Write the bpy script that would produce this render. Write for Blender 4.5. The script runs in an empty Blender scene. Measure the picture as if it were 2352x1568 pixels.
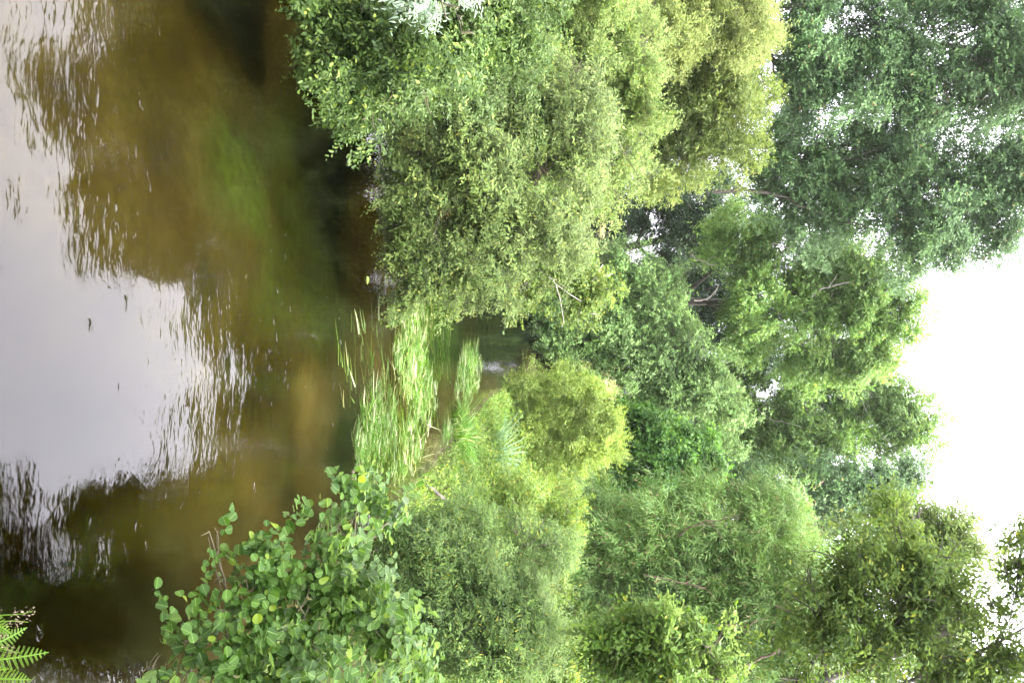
import bpy, math, random
import numpy as np
from mathutils import Matrix, Vector

rng = np.random.default_rng(7)
random.seed(7)
SC = bpy.context.scene
COL = SC.collection
R = math.radians

# ------------------------------------------------------------------ camera, sky, sun, exposure
CAM = np.array([0.0, 0.0, 2.8])
PITCH = R(7.2)
FOC = 2037.0                       # focal length in units of a 2352 px long side
cam_d = bpy.data.cameras.new('camera')
cam_d.sensor_fit = 'HORIZONTAL'; cam_d.sensor_width = 36.0
cam_d.lens = 36.0 * FOC / 2352.0
cam_d.clip_start = 0.05; cam_d.clip_end = 5000
cam = bpy.data.objects.new('camera', cam_d); COL.objects.link(cam)
FW = np.array([0, math.cos(PITCH), -math.sin(PITCH)])
UP = np.array([0, math.sin(PITCH), math.cos(PITCH)])
RT = np.array([1.0, 0, 0])
# the camera was held on its side: world up is the picture's right
cam.matrix_world = Matrix(((UP[0], -RT[0], -FW[0], CAM[0]), (UP[1], -RT[1], -FW[1], CAM[1]),
                           (UP[2], -RT[2], -FW[2], CAM[2]), (0, 0, 0, 1)))
SC.camera = cam

SUN_DIR = Vector((0.50, 0.20, 0.84)).normalized()
world = bpy.data.worlds.new('World'); SC.world = world
world.use_nodes = True
nt = world.node_tree; nt.nodes.clear()
w_out = nt.nodes.new('ShaderNodeOutputWorld'); bg = nt.nodes.new('ShaderNodeBackground')
sky = nt.nodes.new('ShaderNodeTexSky'); sky.sky_type = 'NISHITA'; sky.sun_disc = False
sky.sun_elevation = math.asin(SUN_DIR.z); sky.sun_rotation = math.atan2(SUN_DIR.x, SUN_DIR.y)
tc = nt.nodes.new('ShaderNodeTexCoord')
cn = nt.nodes.new('ShaderNodeTexNoise'); cn.inputs['Scale'].default_value = 2.2; cn.inputs['Detail'].default_value = 5
nt.links.new(tc.outputs['Generated'], cn.inputs['Vector'])
cr = nt.nodes.new('ShaderNodeValToRGB')
cr.color_ramp.elements[0].position = .3; cr.color_ramp.elements[0].color = (15.2, 15.0, 17.2, 1)
cr.color_ramp.elements[1].position = .7; cr.color_ramp.elements[1].color = (20.0, 19.6, 21.5, 1)
nt.links.new(cn.outputs['Fac'], cr.inputs['Fac'])
sep = nt.nodes.new('ShaderNodeSeparateXYZ'); nt.links.new(tc.outputs['Generated'], sep.inputs[0])
el = nt.nodes.new('ShaderNodeMapRange'); el.inputs[1].default_value = 0; el.inputs[2].default_value = 1; el.inputs[3].default_value = .22; el.inputs[4].default_value = 1.75
nt.links.new(sep.outputs['Z'], el.inputs[0])
cv = nt.nodes.new('ShaderNodeVectorMath'); cv.operation = 'SCALE'
nt.links.new(cr.outputs[0], cv.inputs[0]); nt.links.new(el.outputs[0], cv.inputs['Scale'])
mx = nt.nodes.new('ShaderNodeMix'); mx.data_type = 'RGBA'; mx.inputs[0].default_value = .93
nt.links.new(sky.outputs[0], mx.inputs[6]); nt.links.new(cv.outputs[0], mx.inputs[7])
nt.links.new(mx.outputs[2], bg.inputs['Color']); bg.inputs['Strength'].default_value = .1
nt.links.new(bg.outputs[0], w_out.inputs['Surface'])

sun_d = bpy.data.lights.new('sun', 'SUN'); sun_d.energy = 4.2; sun_d.angle = R(10); sun_d.color = (1, .95, .84)
sun = bpy.data.objects.new('sun', sun_d); COL.objects.link(sun)
sun.rotation_euler = SUN_DIR.to_track_quat('Z', 'Y').to_euler()
sun.location = (10, -5, 30)

SC.view_settings.view_transform = 'Standard'; SC.view_settings.look = 'None'
SC.view_settings.exposure = 2.85; SC.view_settings.gamma = 1.0
SC.cycles.max_bounces = 8; SC.cycles.diffuse_bounces = 3; SC.cycles.glossy_bounces = 3
SC.cycles.volume_bounces = 1; SC.cycles.transmission_bounces = 4; SC.cycles.transparent_max_bounces = 8
SC.cycles.caustics_reflective = False; SC.cycles.caustics_refractive = False
SC.cycles.sample_clamp_indirect = 6.0

# ------------------------------------------------------------------ helpers
def nrm(v): return v / np.maximum(np.linalg.norm(v, axis=-1, keepdims=True), 1e-9)

def at(px, py, Y):
    """world point at depth Y seen at (px, py) of the 2352 x 1568 picture"""
    d = FW + UP * ((px - 1176) / FOC) + RT * ((py - 784) / FOC)
    return CAM + d * (Y / d[1])

def on_water(px, py, z=0.0):
    d = FW + UP * ((px - 1176) / FOC) + RT * ((py - 784) / FOC)
    return CAM + d * ((z - CAM[2]) / d[2])

def link(name, me, mat, parent=None):
    o = bpy.data.objects.new(name, me); COL.objects.link(o)
    if mat: me.materials.append(mat)
    if parent:
        o.parent = parent
        o.matrix_parent_inverse = Matrix.Translation(-parent.location)
    return o

def thing(name, label, cat, loc, group=None):
    o = bpy.data.objects.new(name, None); COL.objects.link(o)
    o.location = [float(c) for c in loc]; o.empty_display_size = .2
    o['label'] = label; o['category'] = cat
    if group: o['group'] = group
    return o

def raw_mesh(name, verts, sizes, loops, uv=None, smooth=False):
    me = bpy.data.meshes.new(name)
    me.vertices.add(len(verts)); me.vertices.foreach_set('co', np.ascontiguousarray(verts, np.float32).ravel())
    me.loops.add(len(loops)); me.loops.foreach_set('vertex_index', np.ascontiguousarray(loops, np.int32))
    starts = np.concatenate(([0], np.cumsum(sizes)[:-1])).astype(np.int32)
    me.polygons.add(len(sizes)); me.polygons.foreach_set('loop_start', starts)
    if uv is not None:
        l = me.uv_layers.new(name='leaf'); l.data.foreach_set('uv', np.ascontiguousarray(uv[loops], np.float32).ravel())
    me.update(calc_edges=True)
    if smooth: me.polygons.foreach_set('use_smooth', np.ones(len(sizes), bool))
    return me

# leaf outlines: (along, across, lift), faces
def half_leaf(pts, fold=.1, tip_droop=.12):
    """mirror the right-hand outline [(u, v)] about the midrib"""
    n = len(pts)
    V = [(0, 0, 0)]
    V += [(u, v, fold * v - tip_droop * u * u) for u, v in pts]
    V += [(1, 0, -tip_droop)]
    V += [(u, -v, fold * v - tip_droop * u * u) for u, v in reversed(pts)]
    return np.array(V), [list(range(0, n + 2)), [0] + list(range(n + 1, 2 * n + 2))]
SHAPES = {
    'diamond': (np.array([(0, 0, 0), (.42, .5, .06), (1, 0, -.12), (.42, -.5, .06)]), [[0, 1, 2, 3]]),
    'oval': half_leaf([(.25, .42), (.65, .45)], .16, .16),
    'lance': half_leaf([(.3, .5), (.7, .36)], .2, .22),
    'round': half_leaf([(.08, .2), (.25, .42), (.5, .52), (.75, .48), (.92, .3), (.97, .1)], .22, .14),
    'oak': half_leaf([(.15, .12), (.25, .3), (.34, .2), (.47, .44), (.56, .28), (.7, .5), (.8, .3), (.92, .3)], .15, .15),
}
def leaf_mesh(name, P, D, N, L, W, shape, uv=False):
    T, F = SHAPES[shape]
    D = nrm(D); S = nrm(np.cross(D, N)); N = np.cross(S, D)
    n, k = len(P), len(T)
    V = (P[:, None] + D[:, None] * (T[None, :, :1] * L[:, None, None]) + S[:, None] * (T[None, :, 1:2] * W[:, None, None])
         + N[:, None] * (T[None, :, 2:] * L[:, None, None])).reshape(-1, 3)
    one = np.concatenate([np.array(f) for f in F]); sz = np.array([len(f) for f in F])
    loops = (one[None] + (np.arange(n) * k)[:, None]).ravel()
    return raw_mesh(name, V, np.tile(sz, n), loops, np.tile(T[:, :2], (n, 1)) if uv else None)

def blade_mesh(name, P, D, B, L, W, segs=3, curl=1.0):
    """grass-like strips: base P, direction D bending towards B"""
    n = len(P); D = nrm(D); B = nrm(B)
    S = nrm(np.cross(D, B + rng.normal(0, .3, (n, 3))))
    V = np.zeros((n, (segs + 1) * 2, 3))
    for s in range(segs + 1):
        t = s / segs
        c = P + L[:, None] * (D * (t - .5 * curl * t * t) + B * (.5 * curl * t * t))
        w = W * (1 - t) ** .7 * .5 + .0006
        V[:, 2 * s] = c - S * w[:, None]; V[:, 2 * s + 1] = c + S * w[:, None]
    one = np.concatenate([np.array([2 * s, 2 * s + 1, 2 * s + 3, 2 * s + 2]) for s in range(segs)])
    loops = (one[None] + (np.arange(n) * (segs + 1) * 2)[:, None]).ravel()
    return raw_mesh(name, V.reshape(-1, 3), np.full(n * segs, 4), loops)

class Tubes:
    def __init__(s): s.v, s.f, s.n = [], [], 0
    def add(s, pts, radii, k=6):
        pts = np.asarray(pts, float); m = len(pts)
        tan = nrm(np.gradient(pts, axis=0))
        ref = np.array([0, 0, 1.0]) if abs(tan[0][2]) < .9 else np.array([1.0, 0, 0])
        a = nrm(np.cross(tan, ref)); b = np.cross(tan, a)
        ang = np.arange(k) * 2 * math.pi / k
        ring = pts[:, None] + (a[:, None] * np.cos(ang)[None, :, None] + b[:, None] * np.sin(ang)[None, :, None]) * np.asarray(radii)[:, None, None]
        s.v.append(ring.reshape(-1, 3))
        i, j = np.meshgrid(np.arange(m - 1), np.arange(k), indexing='ij')
        q = np.stack([i * k + j, i * k + (j + 1) % k, (i + 1) * k + (j + 1) % k, (i + 1) * k + j], -1).reshape(-1, 4) + s.n
        s.f.append(q); s.n += m * k
    def bend(s, p0, p1, r0, r1, ctrl=None, wob=.05, m=7, k=6):
        p0, p1 = np.asarray(p0, float), np.asarray(p1, float)
        L = np.linalg.norm(p1 - p0)
        c = (p0 + p1) / 2 + rng.normal(0, wob * L * 1.5, 3) if ctrl is None else np.asarray(ctrl, float)
        t = np.linspace(0, 1, m)[:, None]
        pts = (1 - t) ** 2 * p0 + 2 * t * (1 - t) * c + t * t * p1
        pts[1:-1] += rng.normal(0, wob * L / m, (m - 2, 3))
        s.add(pts, np.linspace(r0, r1, m), k); return pts
    def build(s, name, mat, parent):
        q = np.concatenate(s.f)
        return link(name, raw_mesh(name, np.concatenate(s.v), np.full(len(q), 4), q.ravel(), smooth=True), mat, parent)

# ------------------------------------------------------------------ materials
def node_mat(name):
    m = bpy.data.materials.new(name); m.use_nodes = True
    t = m.node_tree; t.nodes.clear()
    o = t.nodes.new('ShaderNodeOutputMaterial')
    return m, t, o
def mixc(t, f, a, b):
    n = t.nodes.new('ShaderNodeMix'); n.data_type = 'RGBA'
    for sock, v in ((n.inputs[0], f), (n.inputs[6], a), (n.inputs[7], b)):
        if isinstance(v, bpy.types.NodeSocket): t.links.new(v, sock)
        elif isinstance(v, (int, float)): sock.default_value = v
        else: sock.default_value = (*v, 1)
    return n.outputs[2]
def noise(t, scale, detail=3, vec=None, rough=.5):
    n = t.nodes.new('ShaderNodeTexNoise'); n.inputs['Scale'].default_value = scale
    n.inputs['Detail'].default_value = detail; n.inputs['Roughness'].default_value = rough
    if vec: t.links.new(vec, n.inputs['Vector'])
    return n.outputs['Fac']
def ramp(t, f, stops):
    n = t.nodes.new('ShaderNodeValToRGB'); e = n.color_ramp.elements
    while len(e) < len(stops): e.new(.5)
    for x, (p, c) in zip(e, stops):
        x.position = p; x.color = (*c, 1) if not isinstance(c, (int, float)) else (c, c, c, 1)
    t.links.new(f, n.inputs['Fac']); return n.outputs[0]

def leaf_mat(name, dark, light, accent=None, under=None, trans=.3, rough=.5, clump=1.2, acc_at=.93, veins=False, spec=.12):
    m, t, o = node_mat(name)
    g = t.nodes.new('ShaderNodeNewGeometry')
    c = ramp(t, g.outputs['Random Per Island'],
             [(0, dark), (.8, light)] + ([(acc_at, light), (min(acc_at + .05, 1), accent)] if accent else []))
    nz = noise(t, clump, 3, g.outputs['Position'])
    f = ramp(t, nz, [(.35, 0.0), (.65, 1.0)])
    hue = t.nodes.new('ShaderNodeHueSaturation'); hue.inputs['Hue'].default_value = .497
    hue.inputs['Saturation'].default_value = 1.05; hue.inputs['Value'].default_value = 1.5
    t.links.new(c, hue.inputs['Color'])
    c = mixc(t, f, c, hue.outputs[0])
    if under:
        c = mixc(t, g.outputs['Backfacing'], c, under)
    p = t.nodes.new('ShaderNodeBsdfPrincipled'); p.inputs['Roughness'].default_value = rough
    p.inputs['Specular IOR Level'].default_value = spec
    if veins:
        uv = t.nodes.new('ShaderNodeUVMap'); uv.uv_map = 'leaf'
        sp = t.nodes.new('ShaderNodeSeparateXYZ'); t.links.new(uv.outputs[0], sp.inputs[0])
        ab = t.nodes.new('ShaderNodeMath'); ab.operation = 'ABSOLUTE'; t.links.new(sp.outputs['Y'], ab.inputs[0])
        ma = t.nodes.new('ShaderNodeMath'); ma.operation = 'MULTIPLY_ADD'; ma.inputs[1].default_value = -.75
        t.links.new(ab.outputs[0], ma.inputs[0]); t.links.new(sp.outputs['X'], ma.inputs[2])
        wv = t.nodes.new('ShaderNodeMath'); wv.operation = 'PINGPONG'; wv.inputs[1].default_value = .07
        t.links.new(ma.outputs[0], wv.inputs[0])
        bp = t.nodes.new('ShaderNodeBump'); bp.inputs['Strength'].default_value = .5; bp.inputs['Distance'].default_value = .05
        t.links.new(wv.outputs[0], bp.inputs['Height']); t.links.new(bp.outputs[0], p.inputs['Normal'])
        vf = ramp(t, wv.outputs[0], [(0, 1.0), (.012, 0.0)])
        mr = ramp(t, ab.outputs[0], [(.015, 1.0), (.03, 0.0)])
        c = mixc(t, vf, c, mixc(t, .35, c, (.3, .42, .12)))
        c = mixc(t, mr, c, mixc(t, .5, c, (.3, .42, .12)))
    t.links.new(c, p.inputs['Base Color'])
    tr = t.nodes.new('ShaderNodeBsdfTranslucent')
    hs = t.nodes.new('ShaderNodeHueSaturation'); hs.inputs['Hue'].default_value = .488; hs.inputs['Value'].default_value = 1.2
    hs.inputs['Saturation'].default_value = 1.1
    t.links.new(c, hs.inputs['Color']); t.links.new(hs.outputs[0], tr.inputs['Color'])
    ms = t.nodes.new('ShaderNodeMixShader'); ms.inputs[0].default_value = min(.52, trans * 1.65)
    t.links.new(p.outputs[0], ms.inputs[1]); t.links.new(tr.outputs[0], ms.inputs[2])
    t.links.new(ms.outputs[0], o.inputs['Surface'])
    return m

def bark_mat(name, a, b, scale=12):
    m, t, o = node_mat(name)
    g = t.nodes.new('ShaderNodeNewGeometry')
    mp = t.nodes.new('ShaderNodeMapping'); mp.inputs['Scale'].default_value = (1, 1, .25)
    t.links.new(g.outputs['Position'], mp.inputs['Vector'])
    nz = noise(t, scale, 5, mp.outputs[0], .65)
    p = t.nodes.new('ShaderNodeBsdfPrincipled'); p.inputs['Roughness'].default_value = .9
    t.links.new(ramp(t, nz, [(.35, a), (.65, b)]), p.inputs['Base Color'])
    bp = t.nodes.new('ShaderNodeBump'); bp.inputs['Strength'].default_value = .6; bp.inputs['Distance'].default_value = .03
    t.links.new(nz, bp.inputs['Height']); t.links.new(bp.outputs[0], p.inputs['Normal'])
    t.links.new(p.outputs[0], o.inputs['Surface'])
    return m

BARK = bark_mat('dark_bark', (.03, .025, .02), (.10, .085, .065))
PALE = bark_mat('pale_bark', (.20, .17, .14), (.42, .38, .32))
TWIG = bark_mat('green_twig', (.035, .03, .015), (.085, .07, .035))
RED = bark_mat('reddish_bark', (.05, .032, .02), (.12, .08, .05))

# ------------------------------------------------------------------ river outline and terrain
RIVER = np.array([(-9, -8), (-6.5, 2), (-5.4, 5), (-4.6, 8), (-3.4, 9.6), (-2.6, 11), (-2.3, 14), (-2.3, 20), (-4, 24.5), (-14, 25), (-40, 24),
                  (-40, 30), (-10, 29.5), (-2, 29), (0.2, 28), (.95, 25), (1.0, 21), (1.1, 18.5), (1.5, 15), (1.8, 12), (2.0, 9.5), (2.35, 7), (2.4, 5.2),
                  (1.9, 4.0), (1.25, 3.1), (.85, 2.3), (.2, 1.7), (-1.5, 1.3), (-3.2, -1), (-4, -8)])
def sdf(x, y):
    """signed distance to the river outline, negative over water"""
    d = np.full(x.shape, 1e9); ins = np.zeros(x.shape, bool)
    for i in range(len(RIVER)):
        ax, ay = RIVER[i]; bx, by = RIVER[(i + 1) % len(RIVER)]
        ex, ey = bx - ax, by - ay
        t = np.clip(((x - ax) * ex + (y - ay) * ey) / (ex * ex + ey * ey), 0, 1)
        d = np.minimum(d, np.hypot(x - ax - t * ex, y - ay - t * ey))
        c = ((ay > y) != (by > y)) & (x < ex * (y - ay) / (ey if ey else 1e-9) + ax)
        ins ^= c
    return np.where(ins, -d, d)
def sm(x): x = np.clip(x, 0, 1); return x * x * (3 - 2 * x)
def wob(x, y): return (np.sin(x * 1.7 + 1.3 * np.sin(y * 1.1)) * np.cos(y * 1.3 + .7 * np.sin(x * .9)) + .5 * np.sin(3.7 * x + 1) * np.sin(4.1 * y + 2)) * .5
def height(x, y):
    d = sdf(x, y)
    near = sm((4.5 - y) / 2.0) * sm((x + 4.5) / 2)
    hb = .75 + .55 * near + .15 * wob(x * .5, y * .5)
    w = 1.1 - .5 * near + 2.6 * sm((x + .2) / 1.2) * sm((y - 7.5) / 3) * sm((24 - y) / 3)
    z_out = .03 + hb * sm(d / w) + .02 * np.maximum(np.minimum(d, 30) - 1, 0)
    depth = .42 + .14 * wob(x * .8, y * .8) + 1.1 * sm(1.5 - np.hypot((x - 1.35) / 1.5, (y - 4.1) / 1.8)) + .12 * sm(1.3 - .8 * np.hypot((x + 3.4) / 1.8, (y - 7.6) / 1.8)) + .08 * sm(1.3 - .8 * np.hypot((x + 1.5) / 1.9, (y - 9.6) / 1.7))
    depth = depth * (1 - .6 * sm(1.4 - np.hypot((x - .5) / 1.6, (y - 13) / 4))) 
    z_in = -depth * sm(-d / .9) - .02
    return np.where(d > 0, z_out, z_in) + .02 * wob(x * 3, y * 3)
def gz(x, y): return float(height(np.array([float(x)]), np.array([float(y)]))[0])

def axis(lo, hi, step, far):
    a = list(np.arange(lo, hi, step)); s = step; v = a[-1]
    while v < far: s *= 1.35; v += s; a.append(v)
    s = step; v = a[0]; pre = []
    while v > -far: s *= 1.35; v -= s; pre.append(v)
    return np.array(pre[::-1] + a)
gx, gy = axis(-7, 5, .1, 1200), axis(.6, 30, .1, 1200)
X, Yg = np.meshgrid(gx, gy, indexing='ij')
Z = height(X.ravel(), Yg.ravel()).reshape(X.shape)
nx, ny = len(gx), len(gy)
i, j = np.meshgrid(np.arange(nx - 1), np.arange(ny - 1), indexing='ij')
q = np.stack([i * ny + j, (i + 1) * ny + j, (i + 1) * ny + j + 1, i * ny + j + 1], -1).reshape(-1, 4)
gm = raw_mesh('ground', np.stack([X, Yg, Z], -1).reshape(-1, 3), np.full(len(q), 4), q.ravel(), smooth=True)
# bed cover: r sand, g green weed, b unused
SAND = [(735, 1000, .6, .5, 1.0), (1040, 860, .5, 1.6, .9), (980, 1040, .35, 1.2, .9), (1010, 930, .4, 1.0, .5), (850, 1230, .4, .5, .5), (500, 1230, .5, .4, .25), (640, 1080, .5, .6, .5), (830, 860, .5, .9, .45)]
WEED = [(1010, 790, .55, 2.2, 1.0), (600, 420, .45, .7, .5), (620, 480, .3, .4, .5), (800, 180, .6, .8, .35), (780, 560, .4, .8, .5), (960, 700, .4, 1.0, .7), (900, 1080, .45, 1.0, .8), (740, 420, .8, .9, .4), (870, 1180, .35, .8, .6),
        (680, 640, .5, .6, .35), (760, 700, .5, .8, .4)]
def spots(lst):
    a = np.zeros(X.size); x, y = X.ravel(), Yg.ravel()
    for px, py, rx, ry, k in lst:
        c = on_water(px, py, -.3)
        e = np.hypot((x - c[0]) / rx, (y - c[1]) / ry) + .35 * wob(x * 3, y * 2)
        a = np.maximum(a, k * sm(1.5 - e))
    return a
ca = gm.color_attributes.new('bed', 'FLOAT_COLOR', 'POINT')
cols = np.stack([spots(SAND), spots(WEED), np.zeros(X.size), np.ones(X.size)], -1)
ca.data.foreach_set('color', cols.astype(np.float32).ravel())

m, t, o = node_mat('earth_and_bed')
g = t.nodes.new('ShaderNodeNewGeometry'); sp = t.nodes.new('ShaderNodeSeparateXYZ'); t.links.new(g.outputs['Position'], sp.inputs[0])
at_n = t.nodes.new('ShaderNodeAttribute'); at_n.attribute_name = 'bed'
sc3 = t.nodes.new('ShaderNodeSeparateColor'); t.links.new(at_n.outputs['Color'], sc3.inputs[0])
bed = ramp(t, noise(t, 1.6, 6, g.outputs['Position'], .65), [(.3, (.013, .0112, .0064)), (.45, (.027, .0215, .0125)), (.55, (.034, .0285, .016)), (.75, (.050, .044, .026))])
bed = mixc(t, ramp(t, noise(t, 10, 5, g.outputs['Position'], .7), [(.42, 0.0), (.66, .8)]), bed, (.022, .018, .008))
bed = mixc(t, sc3.outputs[0], bed, (.080, .064, .040))
bed = mixc(t, sc3.outputs[1], bed, ramp(t, noise(t, 9, 3, g.outputs['Position']), [(.35, (.012, .026, .005)), (.65, (.032, .075, .012))]))
soil = ramp(t, noise(t, 3, 6, g.outputs['Position'], .7), [(.3, (.02, .016, .01)), (.55, (.04, .045, .015)), (.75, (.06, .08, .025))])
field = ramp(t, noise(t, .2, 4, g.outputs['Position']), [(.3, (.06, .06, .025)), (.7, (.10, .09, .04))])
fy = t.nodes.new('ShaderNodeMapRange'); fy.inputs[1].default_value = 50; fy.inputs[2].default_value = 60; t.links.new(sp.outputs['Y'], fy.inputs[0])
land = mixc(t, fy.outputs[0], soil, field)
fz = t.nodes.new('ShaderNodeMapRange'); fz.inputs[1].default_value = -.06; fz.inputs[2].default_value = .04; t.links.new(sp.outputs['Z'], fz.inputs[0])
p = t.nodes.new('ShaderNodeBsdfPrincipled'); p.inputs['Roughness'].default_value = .95; p.inputs['Specular IOR Level'].default_value = 0
t.links.new(mixc(t, fz.outputs[0], bed, land), p.inputs['Base Color'])
t.links.new(p.outputs[0], o.inputs['Surface'])
ground = link('ground', gm, m); ground['kind'] = 'structure'

# water: one sheet, bounded by the banks
m, t, o = node_mat('river_water')
g = t.nodes.new('ShaderNodeNewGeometry')
mp = t.nodes.new('ShaderNodeMapping'); mp.inputs['Rotation'].default_value = (0, 0, R(22)); mp.inputs['Scale'].default_value = (.8, 1.5, 1)
t.links.new(g.outputs['Position'], mp.inputs['Vector'])
n1 = noise(t, 1.1, 2, mp.outputs[0]); n2 = noise(t, 4.5, 3, mp.outputs[0], .6); n3 = noise(t, 14, 2, mp.outputs[0], .5)
calm = ramp(t, noise(t, .55, 3, g.outputs['Position']), [(.42, .22), (.66, 1.0)])
def mth(op, a, b):
    n = t.nodes.new('ShaderNodeMath'); n.operation = op
    for s, v in zip(n.inputs, (a, b)):
        if isinstance(v, bpy.types.NodeSocket): t.links.new(v, s)
        else: s.default_value = v
    return n.outputs[0]
n4 = ramp(t, noise(t, 7, 2, mp.outputs[0], .4), [(.68, 0.0), (.84, 1.0)])
h = mth('ADD', mth('ADD', mth('MULTIPLY', n1, .009), mth('MULTIPLY', mth('MULTIPLY', n4, calm), .006)), mth('MULTIPLY', calm, mth('ADD', mth('MULTIPLY', n2, .0068), mth('MULTIPLY', n3, .0012))))
bp = t.nodes.new('ShaderNodeBump'); bp.inputs['Strength'].default_value = 1; bp.inputs['Distance'].default_value = 1.0
t.links.new(h, bp.inputs['Height'])
fr = t.nodes.new('ShaderNodeFresnel'); fr.inputs['IOR'].default_value = 1.333; t.links.new(bp.outputs[0], fr.inputs['Normal'])
gl = t.nodes.new('ShaderNodeBsdfGlossy'); gl.inputs['Roughness'].default_value = .02; t.links.new(bp.outputs[0], gl.inputs['Normal'])
tp = t.nodes.new('ShaderNodeBsdfTransparent'); tp.inputs['Color'].default_value = (.93, .90, .80, 1)
ms = t.nodes.new('ShaderNodeMixShader'); t.links.new(fr.outputs[0], ms.inputs[0]); t.links.new(tp.outputs[0], ms.inputs[1]); t.links.new(gl.outputs[0], ms.inputs[2])
t.links.new(ms.outputs[0], o.inputs['Surface'])
va = t.nodes.new('ShaderNodeVolumeAbsorption'); va.inputs['Color'].default_value = (.60, .585, .24, 1); va.inputs['Density'].default_value = 1.9
t.links.new(va.outputs[0], o.inputs['Volume'])
wx, wy = np.linspace(-42, 6, 97), np.linspace(-10, 32, 85)
A, B = np.meshgrid(wx, wy, indexing='ij'); n_ = len(wy)
i, j = np.meshgrid(np.arange(len(wx) - 1), np.arange(n_ - 1), indexing='ij')
q = np.stack([i * n_ + j, (i + 1) * n_ + j, (i + 1) * n_ + j + 1, i * n_ + j + 1], -1).reshape(-1, 4)
cx, cy = A.ravel()[q].mean(1), B.ravel()[q].mean(1)
q = q[sdf(cx, cy) < .9]
nv = A.size; top = np.stack([A, B, A * 0], -1).reshape(-1, 3)
edges = {}
for f in q:
    for k in range(4): edges[(f[k], f[(k + 1) % 4])] = 1
sides = np.array([(b, a, a + nv, b + nv) for a, b in edges if (b, a) not in edges])
q = np.concatenate([q, q[:, ::-1] + nv, sides])      # a closed body of water, its floor below the river bed
wm = raw_mesh('river_water', np.concatenate([top, top - [0, 0, 3.0]]), np.full(len(q), 4), q.ravel())
water = link('river_water', wm, m)
water['kind'] = 'structure'

# ------------------------------------------------------------------ plants
def lobes_of(spec):
    """spec rows (px, py, Y, up radius, side radius[, depth ratio]) in picture units -> centres and radii in metres"""
    out = []
    for r in spec:
        px, py, Y, ru, rs = r[:5]; dr = r[5] if len(r) > 5 else .9
        c = at(px, py, Y); k = Y / FOC
        out.append((c, np.array([rs * k, .5 * (rs + ru) * k * dr, ru * k])))
    return out

def crown_points(lobes, n_sprig, clump_r, shell=.55, up=.35, out=1.0, droop=0.0, clump_sprigs=14, zmin=.04, sub=8):
    big = list(lobes); lobes = []
    for k in range(len(big)):              # bridge the creases between neighbouring lobes
        c, r = big[k]; dist = [np.linalg.norm(c - b[0]) for b in big]; o_ = int(np.argsort(dist)[min(len(big) - 1, 1 + k % 3)])
        if dist[o_] < 2.6 * r.mean(): big.append(((c + big[o_][0]) / 2 + rng.normal(0, .12, 3) * r.mean(), r * rng.uniform(.45, .75)))
    big = [(c, r * rng.uniform(.8, 1.22, 3)) for c, r in big]
    for c, r in big:                       # every lobe breaks up into smaller masses with gaps between
        for _ in range(sub):
            d = nrm(rng.normal(0, 1, 3) + np.array([0, 0, .15]))
            lobes.append((c + d * r * rng.uniform(.5, 1.0), r * rng.uniform(.22, .55, 3) * rng.uniform(.75, 1.2)))
        lobes.append((c, r * .72))
    """sprig roots P, directions D and outward vectors O, gathered in clumps over the lobes"""
    area = np.array([(r[0] * r[1] + r[1] * r[2] + r[0] * r[2]) for _, r in lobes]); area /= area.sum()
    nc = max(4, int(n_sprig / clump_sprigs))
    li = rng.choice(len(lobes), nc, p=area)
    C = np.array([l[0] for l in lobes])[li]; Rr = np.array([l[1] for l in lobes])[li]
    d = nrm(rng.normal(0, 1, (nc, 3)))
    rad = shell + (1.08 - shell) * rng.random(nc) ** .55
    rad *= 1 + .22 * np.sin(d[:, 0] * 5 + li * 2.1) * np.cos(d[:, 2] * 6 + li)
    stray = rng.random(nc) < .12; rad[stray] *= rng.uniform(1.05, 1.55, stray.sum())
    K = C + d * Rr * rad[:, None]
    size = clump_r * rng.uniform(.4, 1.0, nc)
    cnt = rng.multinomial(n_sprig, (w := size ** 1.5) / w.sum())
    idx = np.repeat(np.arange(nc), cnt)
    off = rng.normal(0, 1, (len(idx), 3)) * np.array([1, 1, .7]) * size[idx][:, None] * .5
    P = K[idx] + off
    O = nrm(d[idx] + .6 * nrm(off))
    D = nrm(O * out + np.array([0, 0, up - droop]) + rng.normal(0, .45, (len(idx), 3)))
    Rm = float(np.mean([r.mean() for _, r in big])); f = 2 * math.pi / (1.5 * Rm); ph = rng.uniform(0, 6.28, 6)
    P = P + Rm * .17 * np.stack([np.sin(P[:, 2] * f + ph[0]) + .5 * np.sin(P[:, 1] * 2.3 * f + ph[1]), np.sin(P[:, 0] * f + ph[2]) + .5 * np.sin(P[:, 2] * 2.1 * f + ph[3]),
                                 np.sin(P[:, 0] * 1.2 * f + ph[4]) + .5 * np.sin(P[:, 0] * 2.7 * f + ph[5])], -1)
    ok = P[:, 2] > zmin
    return P[ok], D[ok], O[ok]

def sprig_leaves(P, D, O, per, length, L, W, spread=.9, flat=.7, droop=.3, jit=.35):
    """leaves set alternately along each sprig"""
    n = len(P)
    tt = (np.arange(per) + .5) / per
    base = P[:, None] + D[:, None] * (tt[None, :, None] * length) - np.array([0, 0, 1]) * (droop * length * tt[None, :, None] ** 2)
    N0 = nrm(np.array([0, 0, 1.0]) * flat + O * .5 + rng.normal(0, .35, (n, 3)))
    S = nrm(np.cross(D, N0))
    sgn = np.where(np.arange(per) % 2, 1.0, -1.0)[None, :, None]
    d = D[:, None] * (1.1 - spread * .5) + S[:, None] * sgn * spread + rng.normal(0, jit, (n, per, 3)) - np.array([0, 0, droop * .7])
    nn = N0[:, None] + rng.normal(0, jit, (n, per, 3))
    k = n * per
    sc = rng.uniform(.5, 1.2, (n, per)) * (1 - .25 * tt[None])
    return base.reshape(k, 3), nrm(d.reshape(k, 3)), nn.reshape(k, 3), (L * sc).ravel(), (W * sc).ravel()

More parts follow.
